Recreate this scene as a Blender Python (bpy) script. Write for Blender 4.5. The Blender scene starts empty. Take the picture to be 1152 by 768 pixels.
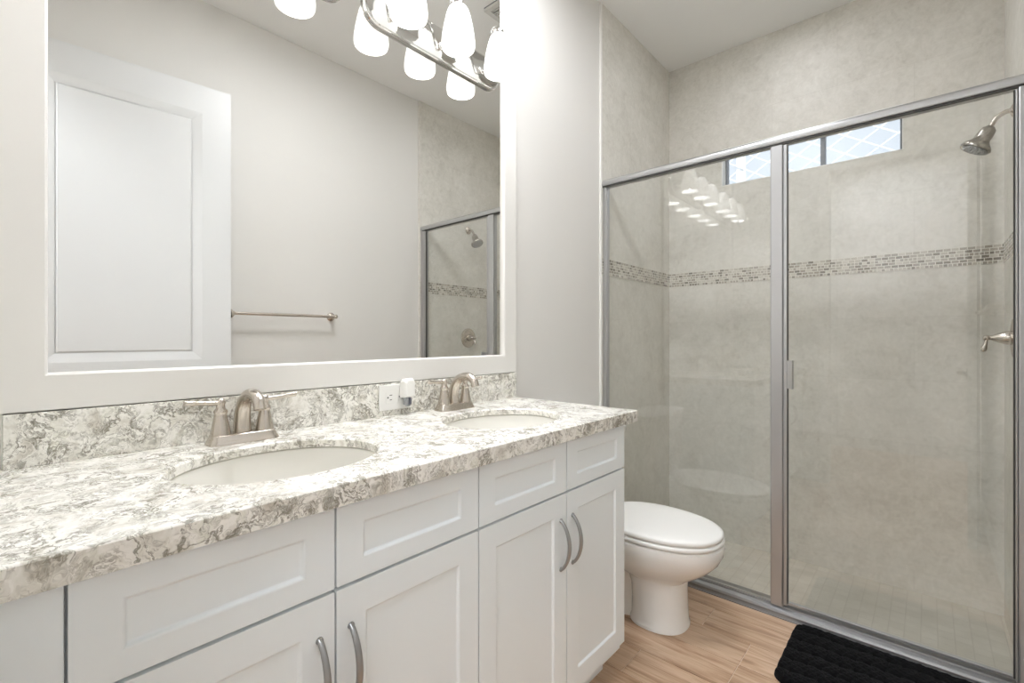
import bpy, bmesh, math, random
from mathutils import Vector, Matrix
random.seed(7)
C = bpy.context.scene.collection
SC = bpy.context.scene
PI = math.pi

# ------------------------------------------------------------------ camera
CAM = (1.27, 0.0, 1.12)
YAW = math.atan(468 / 528)
cd = bpy.data.cameras.new('camera')
cam = bpy.data.objects.new('camera', cd)
C.objects.link(cam)
cam.location = CAM
cam.rotation_euler = (PI / 2, 0, YAW)
cd.sensor_width = 36.0
cd.lens = 36.0 * 528 / 1152
cd.shift_y = -4 / 1152
cd.clip_start = 0.01
SC.camera = cam

# ------------------------------------------------------------------ light, world, exposure
EXPOSURE = 0.48
SHADE_E = 0.62        # frosted shades of the vanity lights
BULB_E = 84.0        # bulbs inside them
ENTRY_FILL_E = 48.0    # added fill lens just inside the shower glass, out of view
CAN_SHOWER = 6.0    # recessed downlight lens, shower
ROOM_FILL_E = 38.0       # added round fill light on the room ceiling, out of view
HALL_FILL_E = 18.0         # added fill panel on the hallway ceiling, behind the camera
WORLD = (0.84, 0.91, 1.0)
WORLD_S = 0.76
vs = SC.view_settings
vs.view_transform = 'Standard'
vs.look = 'None'
vs.gamma = 1.0
vs.use_curve_mapping = False
vs.exposure = EXPOSURE
SC.cycles.max_bounces = 14
SC.cycles.diffuse_bounces = 6
SC.cycles.glossy_bounces = 8
SC.cycles.transmission_bounces = 10
SC.cycles.transparent_max_bounces = 24
SC.cycles.sample_clamp_indirect = 6.0
SC.cycles.blur_glossy = 0.5
w = bpy.data.worlds.new('sky')
SC.world = w
w.use_nodes = True
w.node_tree.nodes['Background'].inputs[0].default_value = (*WORLD, 1)
w.node_tree.nodes['Background'].inputs[1].default_value = WORLD_S


sd = bpy.data.lights.new('sun', 'SUN')
sd.energy = 3.2
sd.angle = math.radians(1)
sun = bpy.data.objects.new('sun', sd)
C.objects.link(sun)
sun.location = (3, -2, 8)
from mathutils import Vector as _V
sun.rotation_euler = _V((-0.45, 0.55, -0.70)).to_track_quat('-Z', 'Y').to_euler()


# ------------------------------------------------------------------ material helpers
def srgb(r, g, b):
    f = lambda v: v / 255 / 12.92 if v <= 10 else ((v / 255 + 0.055) / 1.055) ** 2.4
    return (f(r), f(g), f(b), 1)


class NT:
    def __init__(s, name):
        s.m = bpy.data.materials.new(name)
        s.m.use_nodes = True
        s.t = s.m.node_tree
        s.t.nodes.clear()
        s.out = s.t.nodes.new('ShaderNodeOutputMaterial')

    def n(s, kind, **kw):
        nd = s.t.nodes.new('ShaderNode' + kind)
        for k, v in kw.items():
            setattr(nd, k, v)
        return nd

    def l(s, a, b):
        s.t.links.new(a, b)

    def bsdf(s, color=None, rough=0.5, metal=0.0, **kw):
        b = s.n('BsdfPrincipled')
        if color is not None:
            b.inputs['Base Color'].default_value = color
        b.inputs['Roughness'].default_value = rough
        b.inputs['Metallic'].default_value = metal
        for k, v in kw.items():
            b.inputs[k].default_value = v
        s.l(b.outputs[0], s.out.inputs[0])
        s.b = b
        return b

    def coord(s, scale=(1, 1, 1), rot=(0, 0, 0), loc=(0, 0, 0)):
        tc = s.n('TexCoord')
        mp = s.n('Mapping')
        mp.inputs['Scale'].default_value = scale
        mp.inputs['Rotation'].default_value = rot
        mp.inputs['Location'].default_value = loc
        s.l(tc.outputs['Object'], mp.inputs[0])
        return mp.outputs[0]

    def noise(s, vec, scale, detail=4, rough=0.5, dist=0.0):
        nd = s.n('TexNoise')
        nd.inputs['Scale'].default_value = scale
        nd.inputs['Detail'].default_value = detail
        nd.inputs['Roughness'].default_value = rough
        nd.inputs['Distortion'].default_value = dist
        if vec is not None:
            s.l(vec, nd.inputs['Vector'])
        return nd

    def ramp(s, fac, stops, interp='LINEAR'):
        r = s.n('ValToRGB')
        r.color_ramp.interpolation = interp
        e = r.color_ramp.elements
        while len(e) < len(stops):
            e.new(0.5)
        for i, (p, c) in enumerate(stops):
            e[i].position = p
            e[i].color = c if len(c) == 4 else (*c, 1)
        s.l(fac, r.inputs[0])
        return r.outputs[0]

    def mix(s, fac, a, b, blend='MIX'):
        m = s.n('Mix', data_type='RGBA', blend_type=blend)
        for v, i in ((fac, 0), (a, 6), (b, 7)):
            if hasattr(v, 'links'):
                s.l(v, m.inputs[i])
            else:
                m.inputs[i].default_value = v
        return m.outputs[2]

    def bump(s, h, strength, dist=0.01):
        b = s.n('Bump')
        b.inputs['Strength'].default_value = strength
        b.inputs['Distance'].default_value = dist
        s.l(h, b.inputs['Height'])
        s.l(b.outputs[0], s.b.inputs['Normal'])

    def math(s, op, a, b=0.0):
        m = s.n('Math', operation=op)
        for v, i in ((a, 0), (b, 1)):
            if hasattr(v, 'links'):
                s.l(v, m.inputs[i])
            else:
                m.inputs[i].default_value = v
        return m.outputs[0]


def plain(name, col, rough=0.5, metal=0.0, bump=0.0, bscale=200, vary=0.0, **kw):
    t = NT(name)
    t.bsdf(col, rough, metal, **kw)
    v = t.coord()
    nz = t.noise(v, bscale, 3)
    if vary:
        n2 = t.noise(v, 4.0, 3)
        dark = tuple(c * (1 - vary) for c in col[:3]) + (1,)
        t.l(t.ramp(n2.outputs[0], [(0.3, dark), (0.7, col)]), t.b.inputs['Base Color'])
    if bump:
        t.bump(nz.outputs[0], bump, 0.002)
    return t.m


M = {}
M['wall'] = plain('painted_drywall', srgb(221, 219, 214), 0.6, bump=0.10, bscale=140)
M['ceiling'] = plain('ceiling_paint', srgb(236, 236, 234), 0.8, bump=0.12, bscale=120)
M['trim'] = plain('white_trim', srgb(236, 235, 230), 0.35, bump=0.02)
M['frame'] = plain('mirror_frame_paint', srgb(230, 228, 223), 0.35, bump=0.02)
M['cab'] = plain('cabinet_paint', srgb(237, 243, 245), 0.38, bump=0.015)
M['cab_in'] = plain('cabinet_inside', srgb(170, 165, 155), 0.6, bump=0.02)
M['door'] = plain('door_paint', srgb(216, 217, 216), 0.4, bump=0.02)
M['porcelain'] = plain('porcelain', srgb(240, 239, 235), 0.12, **{'Coat Weight': 0.3})
M['sink'] = plain('sink_porcelain', srgb(232, 230, 223), 0.2)
M['plastic'] = plain('white_plastic', srgb(238, 237, 233), 0.3)
M['dark'] = plain('dark_slot', srgb(40, 40, 42), 0.6)
M['vial'] = plain('scent_vial', srgb(190, 192, 196), 0.12, **{'Transmission Weight': 0.5})
M['wick'] = plain('dark_wick', srgb(90, 92, 104), 0.4)
M['caulk'] = plain('caulk', srgb(240, 239, 233), 0.5)
M['winframe'] = plain('window_frame_bronze', srgb(112, 116, 122), 0.45, 0.2)
M['outside_white'] = plain('lattice_white_vinyl', srgb(252, 252, 252), 0.5)


def metal(name, col, rough, aniso=(1, 1, 60)):
    t = NT(name)
    t.bsdf(col, rough, 0.8 if 'aluminium' in name else 1.0)
    v = t.coord(scale=aniso)
    nz = t.noise(v, 60, 2)
    mr = t.n('MapRange')
    mr.inputs['To Min'].default_value = max(0.02, rough - 0.06)
    mr.inputs['To Max'].default_value = rough + 0.06
    t.l(nz.outputs[0], mr.inputs[0])
    t.l(mr.outputs[0], t.b.inputs['Roughness'])
    return t.m


M['nickel'] = metal('brushed_nickel', srgb(206, 198, 188), 0.24)
M['steel'] = metal('satin_steel_pull', srgb(165, 166, 166), 0.33)
M['alu'] = metal('satin_aluminium', srgb(186, 186, 186), 0.34)
M['alu_sill'] = metal('satin_aluminium_track', srgb(150, 150, 150), 0.36)
M['nickel_dark'] = metal('brushed_nickel_head', srgb(170, 165, 157), 0.28)
M['chrome'] = metal('polished_chrome', srgb(214, 213, 210), 0.09)
M['alu_dark'] = plain('rubber_gasket', srgb(58, 57, 54), 0.5)

# mirror
t = NT('mirror_silver')
t.bsdf((0.90, 0.90, 0.885, 1), 0.0, 1.0)
M['mirror'] = t.m


def glass_mat(name, tint, ior=1.6, rough=0.0):
    t = NT(name)
    lw = t.n('LayerWeight')
    lw.inputs['Blend'].default_value = 0.5
    r0 = ((ior - 1) / (ior + 1)) ** 2
    fac = t.math('ADD', t.math('MULTIPLY', t.math('POWER', lw.outputs['Facing'], 5.0), 1 - r0), r0)
    tr = t.n('BsdfTransparent')
    tr.inputs[0].default_value = tint
    gl = t.n('BsdfGlossy')
    gl.inputs['Roughness'].default_value = rough
    gl.inputs[0].default_value = (1, 1, 1, 1)
    mx = t.n('MixShader')
    t.l(fac, mx.inputs[0])
    t.l(tr.outputs[0], mx.inputs[1])
    t.l(gl.outputs[0], mx.inputs[2])
    t.l(mx.outputs[0], t.out.inputs[0])
    return t.m


M['glass'] = glass_mat('shower_glass', (0.985, 0.99, 0.985, 1))
M['winglass'] = glass_mat('window_glass', (0.97, 0.985, 1, 1), 1.5, 0.4)


def emit(name, col, s):
    t = NT(name)
    e = t.n('Emission')
    e.inputs[0].default_value = col
    e.inputs[1].default_value = s
    t.l(e.outputs[0], t.out.inputs[0])
    return t.m


t = NT('lit_frosted_glass')
t.bsdf(srgb(240, 239, 236), 0.25)
t.b.inputs['Emission Color'].default_value = (1.0, 0.985, 0.96, 1)
t.b.inputs['Emission Strength'].default_value = SHADE_E
M['shade'] = t.m
M['bulb'] = emit('lit_bulb', (0.97, 0.97, 1.0, 1), BULB_E)
M['can_shower'] = emit('lit_lens_shower', (0.955, 0.97, 1.02, 1), CAN_SHOWER)
M['entry_fill'] = emit('entry_fill_lens', (0.955, 0.97, 1.02, 1), ENTRY_FILL_E)
M['room_fill'] = emit('room_fill_diffuser', (0.95, 0.97, 1.02, 1), ROOM_FILL_E)
M['hall_fill'] = emit('hall_fill_panel', (0.93, 0.965, 1.03, 1), HALL_FILL_E)


# quartz
def quartz():
    t = NT('swirled_quartz')
    t.bsdf(rough=0.16)
    v = t.coord()
    wn = t.noise(v, 11.0, 4, 0.6)
    wm = t.mix(0.13, v, wn.outputs['Color'], 'ADD')
    wn2 = t.noise(wm, 40.0, 3, 0.6)
    wm2 = t.mix(0.035, wm, wn2.outputs['Color'], 'ADD')
    base = t.noise(wm2, 19.0, 5, 0.6)
    col = t.ramp(base.outputs[0], [(0.28, srgb(205, 200, 189)), (0.40, srgb(233, 231, 222)),
                                   (0.54, srgb(248, 246, 240)), (0.64, srgb(232, 231, 220)), (0.74, srgb(212, 208, 197))])
    tint = t.noise(wm, 23.0, 3)
    col = t.mix(t.ramp(tint.outputs[0], [(0.54, (0, 0, 0)), (0.68, (0.6, 0.6, 0.6))]), col, srgb(196, 189, 175))

    def vein(col, scale, centre, width, strength, brk, lo, hi, shade, d):
        n_ = t.noise(wm2, scale, 3, 0.6, d)
        a_ = t.math('ABSOLUTE', t.math('SUBTRACT', n_.outputs[0], centre))
        k_ = t.ramp(a_, [(0.0, (strength,) * 3), (width * 0.4, (strength * 0.7,) * 3), (width, (0, 0, 0))])
        b_ = t.noise(v, brk, 3)
        k_ = t.mix(1.0, k_, t.ramp(b_.outputs[0], [(lo, (0, 0, 0)), (hi, (1, 1, 1))]), 'MULTIPLY')
        return t.mix(k_, col, shade)
    col = vein(col, 22.0, 0.50, 0.045, 0.82, 14.0, 0.36, 0.55, srgb(110, 105, 88), 0.6)
    col = vein(col, 34.0, 0.47, 0.040, 0.72, 19.0, 0.42, 0.58, srgb(112, 106, 92), 0.8)
    col = vein(col, 52.0, 0.52, 0.050, 0.62, 24.0, 0.44, 0.60, srgb(128, 120, 104), 0.8)
    t.l(col, t.b.inputs['Base Color'])
    return t.m


M['quartz'] = quartz()


def swz(t, axes):
    """object coordinates re-ordered so that the wall's own plane is (u, v)"""
    tc = t.n('TexCoord')
    sp = t.n('SeparateXYZ')
    cb = t.n('CombineXYZ')
    t.l(tc.outputs['Object'], sp.inputs[0])
    for i, a in enumerate(axes):
        t.l(sp.outputs['XYZ'.index(a)], cb.inputs[i])
    return cb.outputs[0], tc.outputs['Object']


def tile_mat(name, axes):
    t = NT(name)
    t.bsdf(rough=0.5)
    uv, ob = swz(t, axes)
    br = t.n('TexBrick')
    br.offset = 0.5
    br.inputs['Scale'].default_value = 1.0
    br.inputs['Mortar Size'].default_value = 0.0012
    br.inputs['Mortar Smooth'].default_value = 0.3
    br.inputs['Brick Width'].default_value = 0.61
    br.inputs['Row Height'].default_value = 0.305
    br.inputs['Color1'].default_value = (0.0, 0.0, 0.0, 1)
    br.inputs['Color2'].default_value = (1, 1, 1, 1)
    br.inputs['Mortar'].default_value = (0.5, 0.5, 0.5, 1)
    t.l(uv, br.inputs['Vector'])
    n1 = t.noise(ob, 2.6, 5, 0.62, 0.4)
    n2 = t.noise(ob, 17.0, 6, 0.7, 1.0)
    n3 = t.noise(ob, 60.0, 3, 0.6)
    f = t.mix(0.5, n1.outputs['Color'], n2.outputs['Color'])
    f = t.mix(0.20, f, n3.outputs['Color'])
    f = t.mix(0.035, f, br.outputs['Color'])
    col = t.ramp(f, [(0.36, srgb(193, 189, 179)), (0.47, srgb(213, 210, 201)), (0.54, srgb(222, 219, 211)), (0.64, srgb(233, 231, 224))])
    col = t.mix(t.math('MULTIPLY', br.outputs['Fac'], 0.16), col, srgb(160, 153, 143))
    t.l(col, t.b.inputs['Base Color'])
    t.bump(n2.outputs[0], 0.06, 0.003)
    return t.m


M['tile_back'] = tile_mat('stone_look_tile_back', 'XZY')
M['tile_side'] = tile_mat('stone_look_tile_side', 'YZX')


def mosaic_mat(name, axes):
    t = NT(name)
    t.bsdf(rough=0.2)
    uv, ob = swz(t, axes)
    cols = []
    br = t.n('TexBrick')
    br.offset = 0.37
    br.offset_frequency = 2
    br.squash = 0.6
    br.squash_frequency = 3
    br.inputs['Scale'].default_value = 1.0
    br.inputs['Mortar Size'].default_value = 0.0016
    br.inputs['Mortar Smooth'].default_value = 0.1
    br.inputs['Brick Width'].default_value = 0.027
    br.inputs['Row Height'].default_value = 0.0142
    br.inputs['Color1'].default_value = (0, 0, 0, 1)
    br.inputs['Color2'].default_value = (1, 1, 1, 1)
    br.inputs['Mortar'].default_value = (0.5, 0.5, 0.5, 1)
    t.l(uv, br.inputs['Vector'])
    col = t.ramp(br.outputs['Color'], [(0.0, srgb(126, 119, 107)), (0.18, srgb(160, 153, 140)), (0.42, srgb(192, 186, 174)),
                                       (0.62, srgb(174, 167, 154)), (0.8, srgb(206, 201, 190))], 'CONSTANT')
    col = t.mix(br.outputs['Fac'], col, srgb(228, 224, 215))
    t.l(col, t.b.inputs['Base Color'])
    inv = t.math('SUBTRACT', 1.0, br.outputs['Fac'])
    t.bump(inv, 0.5, 0.002)
    return t.m


M['mosaic_back'] = mosaic_mat('glass_mosaic_back', 'XZY')
M['mosaic_side'] = mosaic_mat('glass_mosaic_side', 'YZX')


def shower_floor_mat():
    t = NT('shower_floor_mosaic')
    t.bsdf(rough=0.45)
    v = t.coord()
    br = t.n('TexBrick')
    br.offset = 0.0
    br.inputs['Scale'].default_value = 1.0
    br.inputs['Mortar Size'].default_value = 0.002
    br.inputs['Brick Width'].default_value = 0.052
    br.inputs['Row Height'].default_value = 0.052
    br.inputs['Color1'].default_value = srgb(203, 198, 186)
    br.inputs['Color2'].default_value = srgb(212, 207, 196)
    br.inputs['Mortar'].default_value = srgb(194, 188, 176)
    t.l(v, br.inputs['Vector'])
    nz = t.noise(v, 9, 4)
    col = t.mix(0.25, br.outputs['Color'], t.ramp(nz.outputs[0], [(0.35, srgb(180, 174, 162)), (0.65, srgb(220, 216, 206))]))
    t.l(col, t.b.inputs['Base Color'])
    return t.m


M['shower_floor'] = shower_floor_mat()


def wood_mat():
    t = NT('wood_look_plank_tile')
    t.bsdf(rough=0.38)
    at = t.n('Attribute', attribute_name='plank')
    tc = t.n('TexCoord')
    off = t.n('VectorMath', operation='MULTIPLY_ADD')
    cb = t.n('CombineXYZ')
    t.l(at.outputs['Fac'], cb.inputs[0])
    t.l(at.outputs['Fac'], cb.inputs[2])
    t.l(cb.outputs[0], off.inputs[0])
    off.inputs[1].default_value = (17, 5, 31)
    t.l(tc.outputs['Object'], off.inputs[2])
    mp = t.n('Mapping')
    mp.inputs['Scale'].default_value = (1.3, 15.0, 1.0)
    t.l(off.outputs[0], mp.inputs[0])
    g = t.noise(mp.outputs[0], 1.6, 6, 0.6, 1.4)
    mp2 = t.n('Mapping')
    mp2.inputs['Scale'].default_value = (5, 120.0, 1.0)
    t.l(off.outputs[0], mp2.inputs[0])
    g2 = t.noise(mp2.outputs[0], 1.5, 3, 0.6, 0.4)
    col = t.ramp(g.outputs[0], [(0.28, srgb(134, 102, 76)), (0.44, srgb(186, 153, 124)), (0.55, srgb(209, 180, 153)), (0.72, srgb(222, 197, 172))])
    col = t.mix(0.30, col, t.ramp(g2.outputs[0], [(0.3, srgb(150, 115, 86)), (0.7, srgb(222, 194, 166))]))
    tone = t.ramp(at.outputs['Fac'], [(0.0, (0.86, 0.84, 0.82)), (1.0, (1.05, 1.05, 1.05))])
    col = t.mix(1.0, col, tone, 'MULTIPLY')
    mp3 = t.n('Mapping')
    mp3.inputs['Scale'].default_value = (2.2, 9.0, 1.0)
    t.l(off.outputs[0], mp3.inputs[0])
    k = t.noise(mp3.outputs[0], 2.0, 2)
    col = t.mix(t.ramp(k.outputs[0], [(0.62, (0, 0, 0)), (0.76, (0.75, 0.75, 0.75))]), col, srgb(122, 90, 66))
    t.l(col, t.b.inputs['Base Color'])
    return t.m


M['wood'] = wood_mat()
M['grout'] = plain('floor_grout', srgb(222, 204, 184), 0.8, bump=0.05)
t = NT('black_plush')
t.bsdf(srgb(9, 9, 10), 0.95)
t.b.inputs['Specular IOR Level'].default_value = 0.15
t.b.inputs['Sheen Weight'].default_value = 0.03
t.bump(t.noise(t.coord(), 420, 3).outputs[0], 0.7, 0.004)
M['rug'] = t.m
M['vent'] = plain('vent_plastic', srgb(205, 204, 200), 0.5)


# ------------------------------------------------------------------ geometry helpers
class MB:
    def __init__(s):
        s.bm = bmesh.new()

    def box(s, x0, x1, y0, y1, z0, z1):
        v = [s.bm.verts.new((x, y, z)) for z in (z0, z1) for y in (y0, y1) for x in (x0, x1)]
        for f in ((0, 2, 3, 1), (4, 5, 7, 6), (0, 1, 5, 4), (1, 3, 7, 5), (3, 2, 6, 7), (2, 0, 4, 6)):
            s.bm.faces.new([v[i] for i in f])
        return s

    def loops(s, rings, close=True, cap0=True, cap1=True):
        """skin a list of equal-length point rings"""
        R = [[s.bm.verts.new(p) for p in r] for r in rings]
        n = len(R[0])
        for a, b in zip(R, R[1:]):
            for i in range(n if close else n - 1):
                j = (i + 1) % n
                s.bm.faces.new((a[i], a[j], b[j], b[i]))
        if cap0:
            s.bm.faces.new(list(reversed(R[0])))
        if cap1:
            s.bm.faces.new(R[-1])
        return s

    def lathe(s, prof, origin=(0, 0, 0), axis='Z', n=32, scale=(1, 1), cap0=True, cap1=True):
        """prof: (radius, height) along axis"""
        o = Vector(origin)
        ax = {'X': Vector((1, 0, 0)), 'Y': Vector((0, 1, 0)), 'Z': Vector((0, 0, 1))}.get(axis) if isinstance(axis, str) else Vector(axis).normalized()
        if abs(ax.z) > 0.9:
            u = Vector((1, 0, 0))
        else:
            u = Vector((0, 0, 1)).cross(ax).normalized()
        vv = ax.cross(u)
        rings = []
        for r, h in prof:
            rings.append([o + ax * h + u * (r * scale[0] * math.cos(2 * PI * k / n)) + vv * (r * scale[1] * math.sin(2 * PI * k / n)) for k in range(n)])
        return s.loops(rings, True, cap0, cap1)

    def tube(s, pts, rad, n=14, flat=(1, 1)):
        pts = [Vector(p) for p in pts]
        rads = rad if isinstance(rad, (list, tuple)) else [rad] * len(pts)
        rings = []
        prev = None
        for i, p in enumerate(pts):
            d = (pts[min(i + 1, len(pts) - 1)] - pts[max(i - 1, 0)]).normalized()
            if prev is None:
                u = d.orthogonal().normalized()
                if abs(d.y) < 0.9:
                    u = (Vector((0, 1, 0)) - d * d.y).normalized()
            else:
                u = (prev - d * prev.dot(d)).normalized()
            prev = u
            vv = d.cross(u)
            rings.append([p + u * (rads[i] * flat[0] * math.cos(2 * PI * k / n)) + vv * (rads[i] * flat[1] * math.sin(2 * PI * k / n)) for k in range(n)])
        return s.loops(rings)

    def build(s, name, mat, parent=None, smooth=False, bevel=0.0, seg=2, origin=None, mats=None):
        bmesh.ops.recalc_face_normals(s.bm, faces=s.bm.faces)
        if smooth:
            for f in s.bm.faces:
                f.smooth = True
            for e in s.bm.edges:
                if len(e.link_faces) == 2 and e.calc_face_angle() > math.radians(smooth if smooth is not True else 38):
                    e.smooth = False
        me = bpy.data.meshes.new(name)
        if origin is not None:
            bmesh.ops.translate(s.bm, verts=s.bm.verts, vec=-Vector(origin))
        s.bm.to_mesh(me)
        s.bm.free()
        for m_ in (mats or [mat]):
            me.materials.append(m_)
        o = bpy.data.objects.new(name, me)
        C.objects.link(o)
        if origin is not None:
            o.location = origin
        if parent is not None:
            o.parent = parent
        if bevel:
            b = o.modifiers.new('bevel', 'BEVEL')
            b.width = bevel
            b.segments = seg
            b.limit_method = 'ANGLE'
            b.angle_limit = math.radians(50)
            b.harden_normals = False
        return o


def thing(name, label, cat, loc=(0, 0, 0), group=None, rz=0.0):
    o = bpy.data.objects.new(name, None)
    o.empty_display_size = 0.05
    C.objects.link(o)
    o.location = loc
    o.rotation_euler.z = rz
    o['label'] = label
    o['category'] = cat
    if group:
        o['group'] = group
    return o


def tag(o, label, cat, group=None):
    o['label'] = label
    o['category'] = cat
    if group:
        o['group'] = group
    return o


def structure(o, label=None, cat=None):
    o['kind'] = 'structure'
    if label:
        o['label'] = label
    if cat:
        o['category'] = cat
    return o


def arc(c, r, a0, a1, n, plane='XZ', y=0.0):
    out = []
    for k in range(n + 1):
        a = math.radians(a0 + (a1 - a0) * k / n)
        out.append((c[0] + r * math.cos(a), y, c[1] + r * math.sin(a)))
    return out


def spline(pts, n=8):
    """Catmull-Rom through pts"""
    P = [Vector(p) for p in pts]
    P = [P[0] * 2 - P[1]] + P + [P[-1] * 2 - P[-2]]
    out = []
    for i in range(1, len(P) - 2):
        for k in range(n):
            t_ = k / n
            a, b, c, d = P[i - 1], P[i], P[i + 1], P[i + 2]
            out.append(0.5 * ((2 * b) + (c - a) * t_ + (2 * a - 5 * b + 4 * c - d) * t_ ** 2 + (3 * b - a - 3 * c + d) * t_ ** 3))
    out.append(P[-2])
    return out


# ------------------------------------------------------------------ setting
W = 1.53        # room width (painted right wall)
TX = 1.52       # tiled right wall of the shower
YB = 2.968      # shower back wall
YS = 2.124      # where tile starts
YD = 2.15       # shower door plane
ZC = 2.85       # ceiling
ZF = -0.10      # shower floor

structure(MB().box(-0.12, 0, -0.12, YB + 0.12, -0.2, ZC).build('wall_left', M['wall']), 'painted wall behind the vanity mirror', 'wall')
structure(MB().box(W, W + 0.12, -0.12, YB + 0.12, -0.2, ZC).build('wall_right', M['wall']), 'painted wall seen in the mirror behind the door', 'wall')
# back wall with the doorway (camera stands in it)
DX0, DX1, DZ = 0.70, 1.505, 2.40
m = MB().box(0, DX0, -0.12, -0.022, 0, ZC).box(DX1, W, -0.12, -0.022, 0, ZC).box(DX0, DX1, -0.12, -0.022, DZ, ZC)
structure(m.build('wall_back', M['wall']), 'painted wall with the doorway into the bathroom', 'wall')
structure(MB().box(-0.12, W + 0.12, -0.12, YB + 0.12, ZC, ZC + 0.1).build('ceiling', M['ceiling']), 'pale ceiling over vanity and shower', 'ceiling')

# floor: planks running across the room, grout bed below
m = MB().box(0, W, -0.12, 2.195, -0.2, -0.002)
structure(m.build('floor', M['grout']), 'wood-look plank tile floor', 'floor')
bm = bmesh.new()
lay = bm.faces.layers.float.new('plank')
PW, GR = 0.147, 0.0025
y = 1.425 - PW * 11
row = 0
forced = {11: 0.497, 13: 0.785}
while y < 2.195:
    y0, y1 = max(y, -0.12) + GR / 2, min(y + PW, 2.195) - GR / 2
    L = 0.914
    ph = forced.get(row, (row * 0.37) % L)
    x = ph - L * 2
    while x < W:
        a, b = max(x + GR / 2, 0), min(x + L - GR / 2, W)
        if b - a > 0.004 and y1 - y0 > 0.004:
            vs_ = [bm.verts.new(p) for p in ((a, y0, -0.002), (b, y0, -0.002), (b, y1, -0.002), (a, y1, -0.002), (a, y0, 0), (b, y0, 0), (b, y1, 0), (a, y1, 0))]
            rv = random.random()
            for f in ((4, 5, 6, 7), (0, 1, 5, 4), (1, 2, 6, 5), (2, 3, 7, 6), (3, 0, 4, 7)):
                fc = bm.faces.new([vs_[i] for i in f])
                fc[lay] = rv
        x += L
    y += PW
    row += 1
q = MB()
q.bm.free()
q.bm = bm
o = q.build('floor_planks', M['wood'], parent=bpy.data.objects['floor'])

# shower shell
m = MB().box(0, 0.008, YS, YB, ZF, ZC)
structure(m.build('wall_shower_left', M['tile_side']), 'stone-look tiled left wall of the shower', 'wall')
m = MB().box(TX, W, YS, YB, ZF, ZC)
structure(m.build('wall_shower_right', M['tile_side']), 'stone-look tiled right wall of the shower', 'wall')
WX0, WX1, WZ0, WZ1 = 0.335, 1.18, 2.035, 2.258
m = MB().box(-0.12, WX0, YB, YB + 0.12, -0.2, ZC).box(WX1, W + 0.12, YB, YB + 0.12, -0.2, ZC)
m.box(WX0, WX1, YB, YB + 0.12, -0.2, WZ0).box(WX0, WX1, YB, YB + 0.12, WZ1, ZC)
structure(m.build('wall_shower_back', M['tile_back']), 'stone-look tiled back wall of the shower', 'wall')
structure(MB().box(0, W, 2.195, YB, -0.2, ZF).build('floor_shower', M['shower_floor']), 'small square mosaic floor of the shower', 'floor')
structure(MB().box(0, W, 2.185, 2.195, ZF, 0.0).build('trim_1', M['tile_back']), 'tiled step down into the shower', 'trim')
# mosaic band
Z0, Z1 = 1.4484, 1.5336
structure(MB().box(0.008, TX, YB - 0.003, YB, Z0, Z1).build('trim_2', M['mosaic_back']), 'narrow glass mosaic band on the shower back wall', 'trim')
structure(MB().box(0.008, 0.011, YS + 0.005, YB - 0.003, Z0, Z1).build('trim_3', M['mosaic_side']), 'narrow glass mosaic band on the left shower wall', 'trim')
structure(MB().box(TX - 0.003, TX, YS + 0.005, YB - 0.003, Z0, Z1).build('trim_4', M['mosaic_side']), 'narrow glass mosaic band on the right shower wall', 'trim')
# bullnose tile edge
structure(MB().box(0, 0.010, YS - 0.012, YS, 0, ZC).build('trim_5', M['trim']), 'pale edge strip where paint meets tile on the left', 'trim')
structure(MB().box(TX - 0.002, W, YS - 0.012, YS, 0, ZC).build('trim_6', M['tile_side']), 'tile edge strip on the right wall', 'trim')
# baseboards
structure(MB().box(0, 0.014, 1.40, YS - 0.012, 0, 0.10).build('baseboard_left', M['trim'], bevel=0.004), 'white baseboard behind the toilet', 'baseboard')
structure(MB().box(W - 0.014, W, 0.0, YS - 0.012, 0, 0.10).build('baseboard_right', M['trim'], bevel=0.004), 'white baseboard along the right wall', 'baseboard')

# window
wn = MB()
fy0, fy1 = YB + 0.062, YB + 0.10
fw = 0.014
win = MB().box(WX0, WX0 + fw, fy0, fy1, WZ0, WZ1).box(WX1 - fw, WX1, fy0, fy1, WZ0, WZ1)
win.box(WX0 + fw, WX1 - fw, fy0, fy1, WZ0, WZ0 + 0.006).box(WX0 + fw, WX1 - fw, fy0, fy1, WZ1 - 0.012, WZ1)
mx_ = 0.842
win.box(mx_ - 0.011, mx_ + 0.011, fy0, fy1, WZ0 + 0.006, WZ1 - 0.012)
win = structure(win.build('window_1', M['winframe']), 'narrow clear transom window high in the shower back wall', 'window')
for a, b in ((WX0 + fw, mx_ - 0.011), (mx_ + 0.011, WX1 - fw)):
    MB().box(a, b, fy0 + 0.016, fy0 + 0.021, WZ0 + 0.006, WZ1 - 0.012).build('window_pane', M['winglass'], win)
r = MB()
e = 0.004
r.box(WX0, WX0 + e, YB - 0.002, fy0, WZ0, WZ1).box(WX1 - e, WX1, YB - 0.002, fy0, WZ0, WZ1)
r.box(WX0 + e, WX1 - e, YB - 0.002, fy0, WZ0, WZ0 + e).box(WX0 + e, WX1 - e, YB - 0.002, fy0, WZ1 - e, WZ1)
r.build('window_reveal', M['trim'], win)
# doorway casing + door leaf
structure(MB().box(DX0 - 0.06, DX0, -0.022, -0.010, 0, DZ + 0.06).box(DX0, DX1, -0.022, -0.010, DZ, DZ + 0.06).build('trim_7', M['trim'], bevel=0.003), 'white casing round the doorway', 'trim')


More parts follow.
